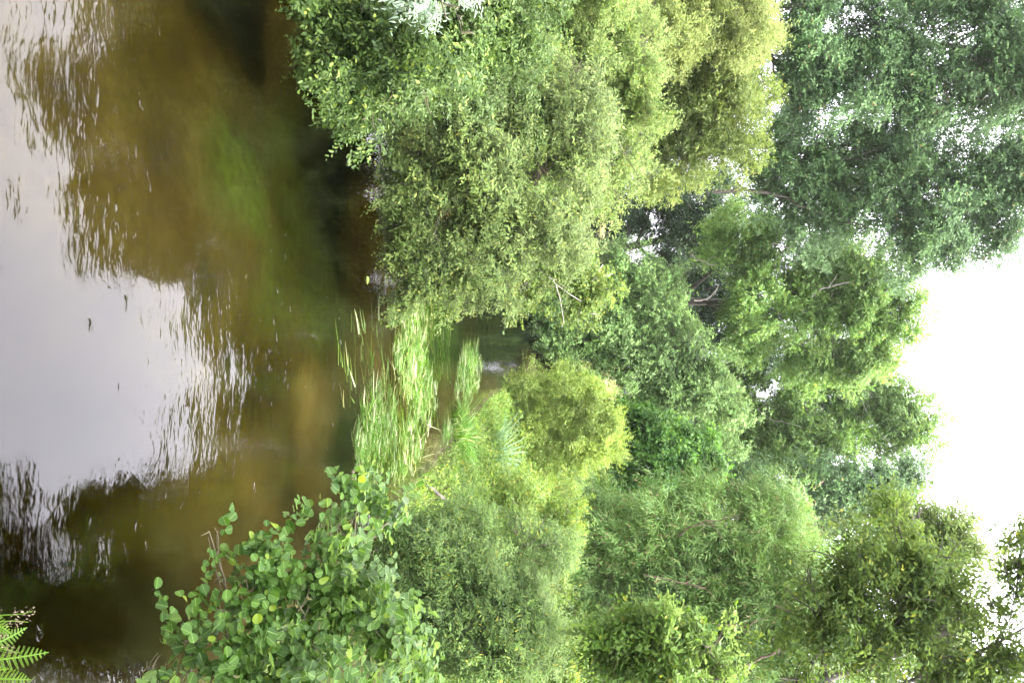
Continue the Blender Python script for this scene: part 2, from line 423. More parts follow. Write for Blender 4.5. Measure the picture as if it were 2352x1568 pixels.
def woody(root, name, base, lobes, r0, mat, lean=None, twigs=7, twig_r=.012, forks=.45):
    """tapered trunk, a limb into every lobe and twigs out to its shell"""
    T = Tubes(); base = np.asarray(base, float)
    cs = np.array([l[0] for l in lobes]); top = cs.mean(0)
    if lean is not None: top = np.asarray(lean, float)
    tops = cs[np.argmax(cs[:, 2])]
    end = np.array([top[0] * .6 + tops[0] * .4, top[1] * .6 + tops[1] * .4, max(top[2], tops[2] * .92)])
    ctrl = np.array([base[0] * .6 + end[0] * .4, base[1] * .6 + end[1] * .4, (base[2] + end[2]) * .55])
    main = T.bend(base - np.array([0, 0, .15]), end, r0, r0 * .18, ctrl, .03, 12, 8)
    for c, r in lobes:
        k = np.argmin(np.linalg.norm(main - (c - np.array([0, 0, .35 * np.linalg.norm(c - main[-1])])), axis=1))
        k = int(np.clip(k, 1, 10)); p0 = main[k]; rr = r0 * (1 - .82 * k / 11) * .55
        mid = p0 * .45 + c * .55 + np.array([0, 0, .12 * np.linalg.norm(c - p0)])
        limb = T.bend(p0, c, rr, rr * .45, mid, .05, 7, 6)
        for _ in range(twigs):
            d = nrm(rng.normal(0, 1, 3) + np.array([0, 0, .3])); e = c + d * r * rng.uniform(.75, 1.05)
            s = limb[rng.integers(3, 7)]
            tw = T.bend(s, e, max(rr * .35, twig_r * .8), twig_r * .4, None, .08, 6, 5)
            for _ in range(2):
                s2 = tw[rng.integers(2, 5)]
                T.bend(s2, s2 + nrm(d + rng.normal(0, .6, 3)) * r.mean() * rng.uniform(.25, .5), twig_r * .5, twig_r * .25, None, .08, 4, 4)
    return T.build(name, mat, root)

def plant(name, label, cat, base, spec, mat, bark, sprigs, per, slen, L, W, shape='diamond', r0=.12, clump_r=.35, shell=.55, up=.35, out=1.0,
          droop=.3, hang=0.0, flat=.7, spread=.9, group=None, trunk='trunk', crown='crown', twigs=6, twig_r=.012, clump_sprigs=14, uv=False, jit=.35):
    lobes = lobes_of(spec)
    b = np.array([base[0], base[1], gz(base[0], base[1])])
    root = thing(name, label, cat, b, group)
    woody(root, trunk, b, lobes, r0, bark, twigs=twigs, twig_r=twig_r)
    P, D, O = crown_points(lobes, sprigs, clump_r, shell, up, out, hang, clump_sprigs)
    link(crown, leaf_mesh(crown, *sprig_leaves(P, D, O, per, slen, L, W, spread, flat, droop, jit), shape, uv), mat, root)
    return root

M_SALLOW = leaf_mat('sallow_leaf', (.020, .042, .008), (.052, .086, .018), (.13, .17, .035), (.05, .085, .03), .25, .5, spec=.15)
M_GREY = leaf_mat('grey_sallow_leaf', (.042, .076, .018), (.102, .142, .038), (.17, .185, .05), (.095, .125, .055), .25, .55, 1.0)
M_SILVER = leaf_mat('silver_leaf', (.10, .16, .10), (.20, .26, .18), None, (.22, .28, .20), .2, .5)
M_LIME = leaf_mat('lime_leaf', (.050, .096, .020), (.110, .156, .038), (.17, .17, .045), (.12, .16, .06), .3, .55)
M_BIRCH = leaf_mat('birch_leaf', (.055, .100, .024), (.112, .160, .040), (.19, .18, .04), None, .3, .55)
M_YWILLOW = leaf_mat('yellow_green_leaf', (.065, .098, .022), (.12, .155, .040), (.17, .17, .045), (.13, .16, .06), .3, .55)
M_OLIVE = leaf_mat('olive_leaf', (.045, .075, .020), (.095, .125, .038), (.14, .15, .045), None, .3, .55)
M_ASH = leaf_mat('blue_green_leaf', (.038, .084, .028), (.090, .152, .056), (.22, .12, .05), (.08, .13, .065), .22, .55, .5, .985)
M_ALDERB = leaf_mat('mid_green_leaf', (.050, .110, .030), (.122, .196, .060), (.12, .16, .045), (.10, .15, .06), .25, .55, .6)
M_WARM = leaf_mat('warm_green_leaf', (.052, .112, .026), (.126, .200, .062), (.16, .18, .045), None, .28, .55, .5)
M_DEEP = leaf_mat('deep_green_leaf', (.020, .060, .014), (.060, .125, .028), (.10, .17, .03), None, .3, .45, 1.0)
M_SHADE = leaf_mat('shade_leaf', (.016, .034, .016), (.04, .066, .030), None, None, .2, .55)  # darkened leaf colour stands in for the shadow on the far trees
M_YELLOW = leaf_mat('yellow_leaf', (.075, .130, .024), (.150, .205, .050), (.22, .22, .05), None, .2, .55, 1.5)
M_FEATHER = leaf_mat('feathery_leaf', (.044, .098, .024), (.112, .178, .052), (.15, .10, .055), None, .2, .55, .9, .93)
M_OAK = leaf_mat('oak_leaf', (.028, .056, .012), (.070, .112, .024), (.16, .17, .03), (.065, .10, .025), .35, .55, .9, spec=.12)
M_SAPLING = leaf_mat('oak_sapling_leaf', (.036, .080, .012), (.085, .145, .026), (.18, .19, .03), (.09, .14, .04), .3, .5, 1.5, spec=.15)
M_WILLOW = leaf_mat('willow_leaf', (.048, .098, .024), (.115, .178, .050), (.20, .20, .04), (.11, .16, .07), .3, .55, 1.3, spec=.12)
M_ALDER = leaf_mat('alder_leaf', (.014, .045, .005), (.040, .088, .012), (.14, .20, .025), (.08, .14, .035), .3, .42, 2.0, .95, True, .26)
M_FERN = leaf_mat('fern_leaf', (.055, .115, .014), (.10, .17, .03), None, None, .3, .55)
M_REED = leaf_mat('reed_leaf', (.036, .11, .012), (.095, .19, .030), (.25, .28, .12), None, .25, .45, 2.0, .85)
M_FLOAT = leaf_mat('trailing_leaf', (.035, .085, .014), (.095, .16, .040), (.24, .27, .14), None, .15, .4, 2.5, .75)
M_GLAUC = leaf_mat('glaucous_leaf', (.05, .10, .045), (.12, .19, .09), None, None, .2, .4)
M_DEAD = leaf_mat('dead_stalk', (.045, .05, .02), (.12, .12, .05), (.10, .13, .04), None, .1, .8)
M_HERB = leaf_mat('herb_leaf', (.036, .078, .016), (.095, .150, .036), (.17, .18, .04), None, .3, .55, 1.2)

# --- left bank
plant('sallow_bush', 'dark green oval-leaved sallow bush hanging low over brown water, nearest bush on left bank', 'bush', (-4.9, 8.4),
      [(790, 40, 7.3, 110, 130), (900, 150, 7.5, 130, 140), (860, 240, 7.9, 80, 80), (1000, 40, 7.8, 150, 140), (1080, 170, 8.4, 130, 130), (750, -90, 7.1, 110, 120), (980, -110, 7.6, 200, 120), (1150, 20, 8.4, 150, 120)],
      M_SALLOW, TWIG, 10000, 7, .16, .062, .028, 'oval', .07, .16, .45, group='sallow bushes on the left bank', trunk='stem', crown='foliage')
plant('willow_sapling', 'silvery pale-leaved willow sprigs in front of dark sallow bush', 'sapling', (-5.2, 7.0),
      [(870, 5, 6.7, 30, 35), (1020, 10, 6.7, 50, 22), (1060, 75, 6.6, 32, 32), (960, 5, 6.7, 50, 20)], M_SILVER, TWIG, 85, 9, .2, .07, .016, 'lance', .03, .1, .4, trunk='stem', crown='foliage', twigs=2)
plant('sallow_bush', 'large rounded grey-green sallow bush bulging over middle of river with dark shaded skirt', 'bush', (-3.3, 11.2),
      [(940, 350, 9.9, 80, 110), (950, 480, 9.8, 90, 120), (945, 600, 9.9, 70, 80), (1080, 300, 10.4, 150, 130), (1100, 450, 10.2, 160, 150), (1080, 600, 10.2, 130, 100), (1230, 250, 11, 150, 150),
       (1260, 400, 10.8, 150, 140), (1200, 540, 10.6, 140, 100), (1300, 330, 11.4, 110, 110), (930, 675, 10, 35, 50), (1100, 660, 10.6, 80, 60)],
      M_GREY, TWIG, 24000, 7, .16, .06, .025, 'oval', .1, .2, .5, group='sallow bushes on the left bank', trunk='stem', crown='foliage')
thicket = plant('thicket_bush', 'light green fine-leaved bush rising behind large grey-green sallow', 'bush', (-5.2, 13.8),
      [(1350, 150, 13, 150, 140), (1420, 300, 13, 110, 130), (1440, 200, 13, 80, 110), (1400, 420, 12.6, 100, 70), (1330, 40, 12.5, 160, 120), (1250, 120, 12, 130, 130)],
      M_LIME, TWIG, 20000, 7, .16, .056, .028, 'diamond', .08, .2, .5, up=.7, trunk='stem', crown='foliage')
birch = plant('birch_sapling', 'young yellow-green birch leaning over river on thin white stem', 'sapling', (-2.7, 13.2),
      [(1300, 600, 12.8, 70, 60), (1370, 640, 12.8, 45, 45), (1250, 590, 12.6, 60, 50), (1175, 690, 12.4, 35, 35), (1335, 720, 12.8, 40, 35), (1240, 660, 12.6, 40, 45)],
      M_BIRCH, PALE, 2400, 7, .18, .055, .038, 'diamond', .05, .16, .3, trunk='stem', crown='foliage', twigs=5)
plant('willow_tree', 'bright yellow-green willow at left edge above light green bush', 'tree', (-7.8, 17.5),
      [(1600, 40, 17, 160, 100), (1700, 60, 17, 70, 70), (1500, 10, 16, 110, 130), (1560, -90, 17, 180, 120)], M_YWILLOW, BARK, 16000, 7, .25, .085, .03, 'diamond', .12, .28, .5, up=.9)
plant('willow_tree', 'olive green willow below dark tall trees, gaps of sky at its top', 'tree', (-5.2, 18.5),
      [(1620, 250, 18, 110, 100), (1560, 330, 18, 100, 90), (1670, 340, 18, 70, 80), (1650, 170, 18, 90, 80), (1580, 200, 18, 90, 80), (1530, 400, 18.5, 70, 50), (1720, 230, 18.5, 50, 80)], M_OLIVE, BARK, 12000, 7, .25, .085, .034, 'diamond', .12, .25, .4, up=.7)
plant('ash_tree', 'tallest blue-green tree at left, crown running out of frame, lit sky between branches', 'tree', (-9.0, 25),
      [(1880, 90, 24, 110, 110), (1900, 220, 24.5, 90, 80), (2000, 180, 24, 100, 90), (2080, 60, 24, 110, 100), (2180, 200, 24, 110, 100), (2260, 60, 24, 120, 110), (2330, 220, 24, 100, 100), (2390, 120, 24, 100, 120),
       (1950, -50, 24, 130, 120), (1830, 200, 24, 60, 70), (2100, 270, 25, 80, 70), (2060, 170, 25, 70, 70), (2290, 150, 25, 80, 70), (2230, -80, 24, 150, 120), (1820, 10, 23, 70, 90)],
      M_ASH, BARK, 36000, 6, .26, .105, .055, 'diamond', .28, .42, .45, droop=.4, group='tall blue-green trees', twig_r=.02, clump_sprigs=20)
tall_ash = plant('ash_tree', 'blue-green tall tree beside bright sky, crown reaching highest over the clearing', 'tree', (-7.3, 28.5),
      [(1850, 380, 26, 80, 80), (1960, 330, 26, 80, 80), (2040, 420, 26, 100, 90), (1970, 480, 26, 70, 70), (2130, 360, 26, 90, 80), (2150, 500, 26, 90, 80), (2240, 440, 26, 80, 90), (1800, 450, 26.5, 50, 60), (1870, 500, 26.5, 60, 60), (1760, 400, 27, 40, 50), (2270, 570, 26, 50, 55), (2200, 580, 26, 55, 50),
       (2320, 380, 26, 80, 90), (2310, 500, 26, 45, 60), (2100, 600, 26.5, 60, 50), (2370, 400, 26, 60, 80), (2050, 320, 26.5, 70, 60), (1900, 440, 26.5, 60, 60), (2080, 510, 26.5, 60, 60), (2250, 340, 26.5, 70, 60), (1800, 310, 26, 50, 60)],
      M_ASH, BARK, 34000, 6, .26, .105, .055, 'diamond', .26, .42, .45, droop=.4, group='tall blue-green trees', twig_r=.02, clump_sprigs=20)
# --- far end
pale_alder = plant('alder_tree', 'warm green tree with pale bare branches showing, right of tall blue-green tree', 'tree', (-1.6, 33),
      [(1680, 560, 30, 70, 70), (1790, 540, 30, 80, 60), (1840, 640, 30, 90, 80), (1940, 590, 30, 90, 70), (1980, 690, 30, 90, 80), (1900, 760, 30, 80, 60), (2060, 630, 30, 60, 60), (2070, 730, 30, 60, 60), (1740, 680, 30, 80, 70), (2010, 800, 30.5, 60, 60), (1870, 700, 31, 80, 70), (1960, 650, 31, 70, 60), (1720, 770, 31, 60, 60), (1850, 840, 31.5, 70, 60), (1950, 830, 31.5, 60, 60)],
      M_WARM, BARK, 36000, 6, .26, .105, .065, 'diamond', .2, .42, .5, twig_r=.022, clump_sprigs=20)
plant('shade_tree', 'dark shaded tree behind the leaning birch, trunk and field glimpsed below', 'tree', (-3.6, 38),
      [(1560, 500, 36, 80, 90), (1600, 600, 36, 80, 80), (1660, 450, 36, 70, 70), (1520, 620, 36, 60, 60), (1720, 540, 36, 60, 80), (1500, 430, 36, 50, 60), (1470, 500, 37, 30, 40), (1620, 430, 34, 70, 50), (1740, 440, 34, 40, 50), (1560, 440, 33, 50, 40), (1445, 470, 35, 28, 45), (1640, 520, 33, 60, 50), (1700, 620, 34, 60, 50), (1600, 690, 33, 60, 60), (1670, 740, 33.5, 70, 60), (1740, 780, 34, 60, 60), (1560, 560, 33, 60, 60), (1395, 525, 35, 35, 35), (1410, 460, 35, 40, 40), (1450, 520, 37, 25, 30)], M_SHADE, BARK, 16000, 6, .3, .13, .075, 'diamond', .22, .45, .4, twig_r=.02, clump_sprigs=20)
plant('alder_bush', 'big mid-green alder bush arching down to dark water at far river bend', 'bush', (0.4, 30),
      [(1290, 650, 28, 60, 65), (1410, 620, 28.5, 80, 70), (1350, 750, 28, 90, 80), (1480, 710, 28.5, 90, 80), (1440, 840, 28.5, 90, 80), (1560, 790, 29, 80, 70), (1570, 890, 29, 90, 80), (1620, 860, 29.5, 70, 60),
       (1640, 960, 30, 60, 60), (1500, 950, 29.5, 80, 60), (1530, 640, 29, 55, 50), (1420, 760, 29, 80, 70), (1500, 880, 29.5, 80, 70), (1600, 1030, 30.5, 70, 60), (1275, 730, 27.8, 45, 60), (1280, 820, 27.6, 50, 50)],
      M_ALDERB, BARK, 38000, 6, .25, .095, .065, 'diamond', .16, .4, .5, hang=.5, trunk='stem', crown='foliage', twig_r=.018, clump_sprigs=20)
tall_alder = plant('alder_tree', 'tall mid-green tree with pointed top against white sky, behind arching bush', 'tree', (3.2, 38),
      [(1760, 950, 36, 80, 80), (1850, 900, 36, 80, 80), (1950, 870, 36, 90, 70), (2000, 960, 36, 80, 80), (2080, 950, 36, 60, 70), (2130, 990, 36, 45, 50), (1800, 1050, 36, 80, 70), (1900, 1030, 36, 80, 70), (1980, 800, 36, 60, 50),
       (1750, 830, 36, 80, 70), (1860, 800, 36, 80, 60), (1690, 1010, 36, 70, 70), (1660, 900, 37, 60, 50), (1690, 840, 37, 50, 50), (1820, 970, 37, 80, 70), (1920, 950, 37, 80, 70), (1900, 850, 37, 70, 60), (2020, 890, 36.5, 50, 60), (2040, 1040, 36, 50, 50)],
      M_WARM, PALE, 40000, 6, .28, .115, .075, 'diamond', .24, .5, .5, twig_r=.024, clump_sprigs=20)
plant('dark_tree', 'dark green tree in shade, between pointed tree and feathery tree', 'tree', (6.0, 35),
      [(1900, 1120, 33, 80, 60), (1980, 1120, 33, 70, 60), (2050, 1140, 33, 50, 50), (1820, 1160, 33, 80, 60), (1740, 1150, 33, 70, 60), (1700, 1090, 33, 60, 50), (2080, 1090, 33.5, 40, 40), (1900, 1200, 33, 70, 50)], M_ASH, BARK, 14000, 6, .3, .13, .075, 'diamond', .2, .45, .45, twig_r=.02, clump_sprigs=20)
plant('elder_bush', 'lush deep green large-leaved bush behind bright yellow bush', 'bush', (3.6, 26),
      [(1460, 1000, 25, 70, 55), (1550, 1040, 25, 80, 70), (1500, 1100, 25, 80, 60), (1620, 1080, 25, 60, 60), (1420, 1090, 25, 60, 60), (1400, 960, 25, 50, 50)], M_DEEP, BARK, 8500, 6, .3, .12, .065, 'oval', .1, .3, .4, droop=.6, trunk='stem', crown='foliage', twig_r=.015)
def limbs(root, mat, rows):
    for (x0, y0, d0), (x1, y1, d1), r in rows:
        T = Tubes(); in_ = .02 * d0; a, b = at(x0, y0, d0 + 1.6 * in_), at(x1, y1, d1 + in_); r *= .75
        pts = T.bend(a, b, r, r * .4, None, .12, 9, 6); L = np.linalg.norm(b - a)
        for k in (3, 5, 6): T.bend(pts[k], pts[k] + (b - a) * rng.uniform(.2, .4) + rng.normal(0, .16 * L, 3), r * .5, r * .15, None, .1, 5, 5)
        T.build('limb', mat, root)
limbs(birch, PALE, [((1190, 575, 12.4), (1335, 692, 12.0), .018)])
limbs(pale_alder, PALE, [((1590, 585, 29.0), (1645, 610, 28.6), .05), ((1595, 690, 29), (1650, 655, 28.8), .04), ((1860, 690, 28.7), (1960, 650, 28.5), .045), ((1985, 690, 28.6), (2040, 665, 28.4), .035), ((1770, 560, 28.7), (1850, 600, 28.6), .035)])
limbs(tall_alder, PALE, [((1700, 930, 34.8), (1790, 985, 34.4), .05), ((1840, 1010, 34.6), (1800, 1040, 34.3), .04), ((1880, 800, 34.6), (1960, 815, 34.5), .035)])
limbs(tall_ash, BARK, [((1640, 440, 25.6), (1830, 470, 25.2), .09), ((1830, 470, 25.2), (1990, 520, 25), .05), ((1900, 380, 25), (2050, 330, 24.8), .045)])
# --- right bank
plant('spindle_bush', 'bright yellow-leaved bush on right bank in front of dark far water', 'bush', (2.4, 21.5),
      [(1220, 920, 21, 50, 65), (1290, 950, 21, 80, 85), (1350, 920, 21, 60, 60), (1370, 1040, 21, 50, 55), (1260, 1040, 21, 80, 60), (1190, 890, 20.5, 35, 45), (1330, 1000, 20.6, 60, 60), (1290, 880, 20.6, 45, 40), (1400, 980, 21, 30, 40), (1210, 1010, 20.3, 45, 50), (1310, 1090, 20.6, 45, 40)],
      M_YELLOW, TWIG, 13000, 8, .26, .06, .027, 'diamond', .06, .2, .4, up=.8, droop=.15, trunk='stem', crown='foliage')
feathery = plant('feathery_tree', 'feathery olive tree with drooping sprays and reddish-brown inner twigs', 'tree', (5.6, 16.5),
      [(1430, 1250, 15, 110, 100), (1580, 1200, 15.3, 110, 70), (1550, 1340, 15, 120, 110), (1700, 1250, 15.4, 120, 90), (1720, 1410, 15, 140, 130), (1850, 1350, 15, 120, 110), (1470, 1400, 14.6, 110, 110), (1870, 1500, 15, 120, 110), (1600, 1530, 14.8, 140, 110),
       (1380, 1180, 15.5, 60, 60), (1810, 1270, 16.5, 60, 50), (1500, 1160, 16, 60, 50), (1360, 1300, 14.5, 60, 80), (1360, 1430, 14.2, 60, 80), (1640, 1140, 16, 60, 50), (1780, 1180, 16, 70, 60)],
      M_FEATHER, RED, 24000, 10, .34, .135, .019, 'diamond', .16, .24, .4, up=.1, hang=.1, spread=.55, droop=.35, twigs=14, twig_r=.014, jit=.2)
limbs(feathery, RED, [((1640, 1440, 13.6), (1720, 1460, 13.5), .03), ((1700, 1530, 13.2), (1800, 1480, 13.2), .025), ((1560, 1230, 14.0), (1700, 1190, 14.0), .02), ((1480, 1320, 13.6), (1620, 1350, 13.6), .022), ((1780, 1390, 13.8), (1900, 1430, 13.8), .022), ((1600, 1490, 13.3), (1680, 1520, 13.3), .02)])
plant('sunlit_tree', 'pale yellow-green tree top glowing against sky behind dark oak leaves', 'tree', (5.6, 20),
      [(2160, 1235, 19, 80, 60), (2225, 1275, 19, 50, 45), (2080, 1190, 19, 60, 50), (2000, 1240, 19, 80, 60), (2120, 1320, 19, 90, 70), (2150, 1420, 19, 100, 80), (2060, 1520, 19, 120, 90), (2200, 1530, 19, 90, 70)], M_LIME, BARK, 13000, 6, .25, .085, .05, 'diamond', .14, .3, .4, twig_r=.015)
plant('oak_tree', 'dark-leaved oak at right edge, twigs reaching out against white sky', 'tree', (5.6, 11.5),
      [(1950, 1260, 11, 80, 65), (2120, 1530, 11, 80, 70), (2050, 1350, 11, 110, 90), (2150, 1290, 11, 80, 70), (2000, 1480, 10.8, 120, 100), (2150, 1450, 11, 110, 100), (2230, 1370, 11, 60, 60), (2300, 1530, 11, 80, 70), (1880, 1390, 11, 90, 90), (2230, 1580, 11, 110, 90),
       (2060, 1200, 11.5, 50, 45), (2085, 1150, 12, 30, 25), (1850, 1560, 10.6, 100, 80)],
      M_OAK, BARK, 3600, 7, .25, .085, .045, 'oak', .2, .2, .35, twigs=9, twig_r=.012)
plant('oak_bough', 'overhanging oak twigs, small dark leaves seen against sky at top corner', 'branch', (6.2, 11.0),
      [(2345, 1260, 11, 35, 60), (2340, 1340, 11, 30, 50), (2430, 1330, 11, 60, 90), (2460, 1460, 11, 80, 90), (2400, 1560, 11, 70, 70)], M_OAK, BARK, 850, 7, .25, .085, .045, 'oak', .06, .16, .2, twigs=8)
plant('oak_sapling', 'young oak with broad glossy green leaves at right edge in front of feathery tree', 'sapling', (3.9, 8.6),
      [(1480, 1470, 8.6, 80, 70), (1560, 1530, 8.6, 80, 70), (1640, 1480, 8.6, 50, 40), (1430, 1560, 8.5, 70, 60), (1390, 1490, 8.6, 40, 45), (1660, 1560, 8.6, 50, 50)],
      M_SAPLING, TWIG, 1300, 7, .2, .085, .045, 'oak', .05, .14, .3, trunk='stem', crown='foliage')
plant('willow_shrub', 'grey-green narrow-leaved willow shrub on right bank behind round-leaved alder', 'shrub', (3.3, 9.4),
      [(960, 1270, 9.2, 80, 90), (1050, 1190, 9.6, 70, 70), (1090, 1340, 9.0, 140, 120), (1000, 1450, 8.6, 110, 100), (1190, 1440, 9.0, 120, 110), (1210, 1250, 9.6, 90, 80), (1120, 1550, 8.6, 120, 90), (900, 1250, 9.2, 40, 45), (880, 1370, 8.6, 60, 60)],
      M_WILLOW, TWIG, 13000, 8, .18, .055, .016, 'lance', .06, .16, .4, up=.6, trunk='stem', crown='foliage', twigs=10, twig_r=.008)
plant('herb_bush', 'yellow-green leafy bush topping grey willow shrub on right bank', 'bush', (4.1, 10.6),
      [(1290, 1520, 10, 60, 70), (1230, 1560, 10, 80, 70), (1280, 1240, 10.6, 60, 60), (1300, 1170, 10.8, 35, 40), (1230, 1330, 10.4, 60, 60), (1160, 1150, 11, 60, 50)],
      M_BIRCH, TWIG, 4500, 7, .18, .055, .028, 'diamond', .04, .15, .35, up=.8, trunk='stem', crown='foliage')
plant('alder_shrub', 'round-leaved young alder in foreground leaning over shaded water', 'shrub', (2.15, 4.1),
      [(690, 1330, 4.4, 110, 110), (840, 1230, 4.8, 90, 70), (840, 1420, 4.3, 110, 110), (690, 1470, 4.1, 130, 100), (570, 1370, 4.1, 70, 60), (800, 1110, 5, 35, 40), (900, 1480, 4.5, 80, 80), (640, 1550, 3.9, 130, 70),
       (530, 1280, 4.2, 50, 40), (500, 1400, 4.0, 55, 50), (430, 1470, 3.9, 50, 45), (350, 1530, 3.8, 35, 35), (490, 1540, 3.8, 60, 45), (480, 1220, 4.4, 25, 25), (740, 1180, 4.8, 60, 40)],
      M_ALDER, TWIG, 680, 6, .17, .060, .054, 'round', .03, .09, .3, up=.6, trunk='stem', crown='foliage', twigs=4, twig_r=.005, uv=True, clump_sprigs=3, flat=.9)

root = thing('unseen_shading_tree', 'dark tree leaning over near water from right bank, out of view, added to shade the water', 'tree', (5.2, 3.0, gz(5.2, 3.0)))  # unseen tree, added to darken the near-right water
lob = [(np.array(c_), np.array(r_)) for c_, r_ in [((3.2, 3.6, 6.3), (1.3, 1.5, 1.0)), ((4.4, 5.2, 6.6), (1.4, 1.3, 1.2)), ((4.6, 2.4, 7.4), (1.6, 1.6, 1.3)), ((3.4, 1.6, 5.8), (1.2, 1.2, .9)), ((5.6, 4.0, 5.4), (1.2, 1.4, 1.0)), ((5.0, 0.2, 6.4), (1.5, 1.5, 1.2))]]
woody(root, 'trunk', (5.2, 3.0, gz(5.2, 3.0)), lob, .17, BARK)
P, D, O = crown_points(lob, 7000, .3)
link('crown', leaf_mesh('crown', *sprig_leaves(P, D, O, 7, .25, .085, .06), 'oval'), M_OAK, root)

# --- trees closing the view beyond the clearing
for x, y, hgt, wd, lab in [(-30, 50, 13, 5.5, 'broad dark tree beyond left bank, behind tall blue-green trees'), (-20, 52, 12, 5, 'far dark tree seen through gaps of left tall trees'),
                           (-12.5, 47, 11, 3.8, 'far dark tree left of field glimpse, low behind shaded tree'), (-1.5, 56, 12, 4.5, 'far dark tree right of field glimpse, behind arching bush'),
                           (6, 50, 13, 4.5, 'far dark tree behind pointed mid-green tree'), (13, 44, 12, 4.5, 'far dark tree behind feathery tree on right bank'), (12, 27, 9, 3.5, 'dark tree standing close behind feathery tree at right'),
                           (24, 46, 14, 5.5, 'far dark tree at right beyond oak')]:
    k = FOC / y
    def pic(dx, z): return 1176 + FOC * math.tan(math.atan((z - 2.8) / y) + PITCH), 784 + (x + dx) * k
    rows = []
    for q_ in range(7):
        a_, z_ = rng.uniform(-.6, .6) * wd, hgt * (.28 + .58 * (q_ + .5) / 7)
        rows.append((*pic(a_, z_), y + rng.uniform(-1, 1), hgt * .17 * k, wd * .5 * k))
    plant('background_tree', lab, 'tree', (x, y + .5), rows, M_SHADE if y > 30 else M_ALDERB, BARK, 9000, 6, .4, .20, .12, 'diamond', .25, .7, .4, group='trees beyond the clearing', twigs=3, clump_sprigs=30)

# --- plants in the water: bur-reed beds, some blades standing, most trailing on the current
def in_poly(poly, n):
    w = np.array([on_water(a, b)[:2] for a, b in poly]); lo, hi = w.min(0), w.max(0); out = []
    while len(out) < n:
        x, y = rng.uniform(lo, hi); c = False
        for i in range(len(w)):
            (ax, ay), (bx, by) = w[i], w[i - 1]
            if (ay > y) != (by > y) and x < (bx - ax) * (y - ay) / (by - ay) + ax: c = not c
        if c and rng.random() < .15 + .85 * sm(.5 + 1.2 * wob(x * 5, y * 4)): out.append((x, y))
    return np.array(out)
def weed_bed(label, poly, stand, trail, tall=.2, mat_s=M_REED, mat_t=M_FLOAT):
    stand = int(stand * 1.3); trail = int(trail * 1.2); xy = in_poly(poly, stand + trail); c = xy.mean(0)
    root = thing('water_weed_bed', label, 'water plants', (c[0], c[1], -.3), 'water weed beds in the stream')
    a = xy[:stand]; n = len(a)
    # blades grow in tufts
    tuft = a[rng.integers(0, max(3, n // 12), n)] * .75 + a * .25
    P = np.column_stack([tuft, np.full(n, -.04)])
    D = nrm(np.column_stack([rng.normal(-.45, .4, n), rng.normal(-.15, .4, n), rng.uniform(.3, 1.0, n)]))
    B = nrm(np.column_stack([rng.normal(-.9, .3, n), rng.normal(-.35, .4, n), rng.uniform(-.5, .1, n)]))
    link('standing_leaf', blade_mesh('standing_leaf', P, D, B, rng.uniform(.5, 1.1, n) * tall, rng.uniform(.006, .013, n), 4, 1.1), mat_s, root)['kind'] = 'stuff'
    a = xy[stand:]; n = len(a)
    P = np.column_stack([a, rng.uniform(-.03, .012, n)])
    D = nrm(np.column_stack([rng.normal(-.9, .35, n), rng.normal(-.2, .4, n), rng.normal(.05, .06, n)]))
    B = nrm(D + np.column_stack([rng.normal(0, .3, n), rng.normal(0, .3, n), np.zeros(n)]))
    link('trailing_leaf', blade_mesh('trailing_leaf', P, D, B, rng.uniform(.08, .28, n), rng.uniform(.005, .012, n), 3, .8), mat_t, root)['kind'] = 'stuff'
weed_bed('nearest bed of green reed-like water weed, blades standing and trailing beside foreground alder', [(812, 1010), (850, 880), (905, 905), (915, 1000), (885, 1080), (850, 1180), (828, 1160)], 800, 900)
weed_bed('largest pale green bed of water weed in mid stream with trailing blades', [(905, 800), (930, 745), (975, 745), (985, 840), (1003, 900), (1005, 960), (960, 965), (905, 880)], 650, 1000, .2)
weed_bed('far bed of pale green water weed below dark far bank', [(1045, 905), (1060, 810), (1090, 785), (1108, 850), (1098, 910), (1052, 950)], 500, 800, .22)
weed_bed('small bed of pale water weed close to grassy right bank', [(1012, 1045), (1020, 985), (1060, 990), (1062, 1040), (1035, 1058)], 200, 400, .22)
weed_bed('thin strands of water weed combed flat behind nearest bed', [(880, 1110), (905, 1010), (950, 960), (995, 965), (965, 1070), (930, 1130)], 30, 450, .2)
weed_bed('loose streamers of yellowish weed by edge of sallow bush', [(890, 760), (905, 700), (960, 690), (985, 740), (930, 750)], 60, 350, .25)

def strands(name, label, polys, n, mat, z0, z1, L, W):
    xy = np.concatenate([in_poly(p_, n) for p_ in polys]); k = len(xy)
    D = nrm(np.column_stack([rng.normal(-.9, .3, k), rng.normal(-.25, .3, k), rng.normal(0, .04, k)]))
    B = nrm(D + np.column_stack([rng.normal(0, .35, k), rng.normal(0, .35, k), np.zeros(k)]))
    o = link(name, blade_mesh(name, np.column_stack([xy, rng.uniform(z0, z1, k)]), D, B, L * rng.uniform(.5, 1.2, k), W * rng.uniform(.6, 1.3, k), 3, .8), mat)
    o['kind'] = 'stuff'; o['label'] = label
strands('submerged_weed', 'bright green weed waving under clear water between weed beds', [[(985, 680), (1050, 690), (1048, 890), (1000, 900), (985, 800)], [(925, 1000), (1000, 960), (985, 1130), (915, 1170)], [(870, 1000), (1000, 700), (1060, 780), (1040, 1060), (900, 1160)]],
        420, M_REED, -.32, -.08, .5, .014)
strands('loose_strands', 'loose trailing strands of water weed on the current', [[(790, 960), (870, 850), (960, 700), (1110, 780), (1080, 1060), (960, 1140), (860, 1190)], [(760, 780), (900, 720), (900, 880), (800, 980)]], 80, M_FLOAT, -.05, .008, .3, .010)

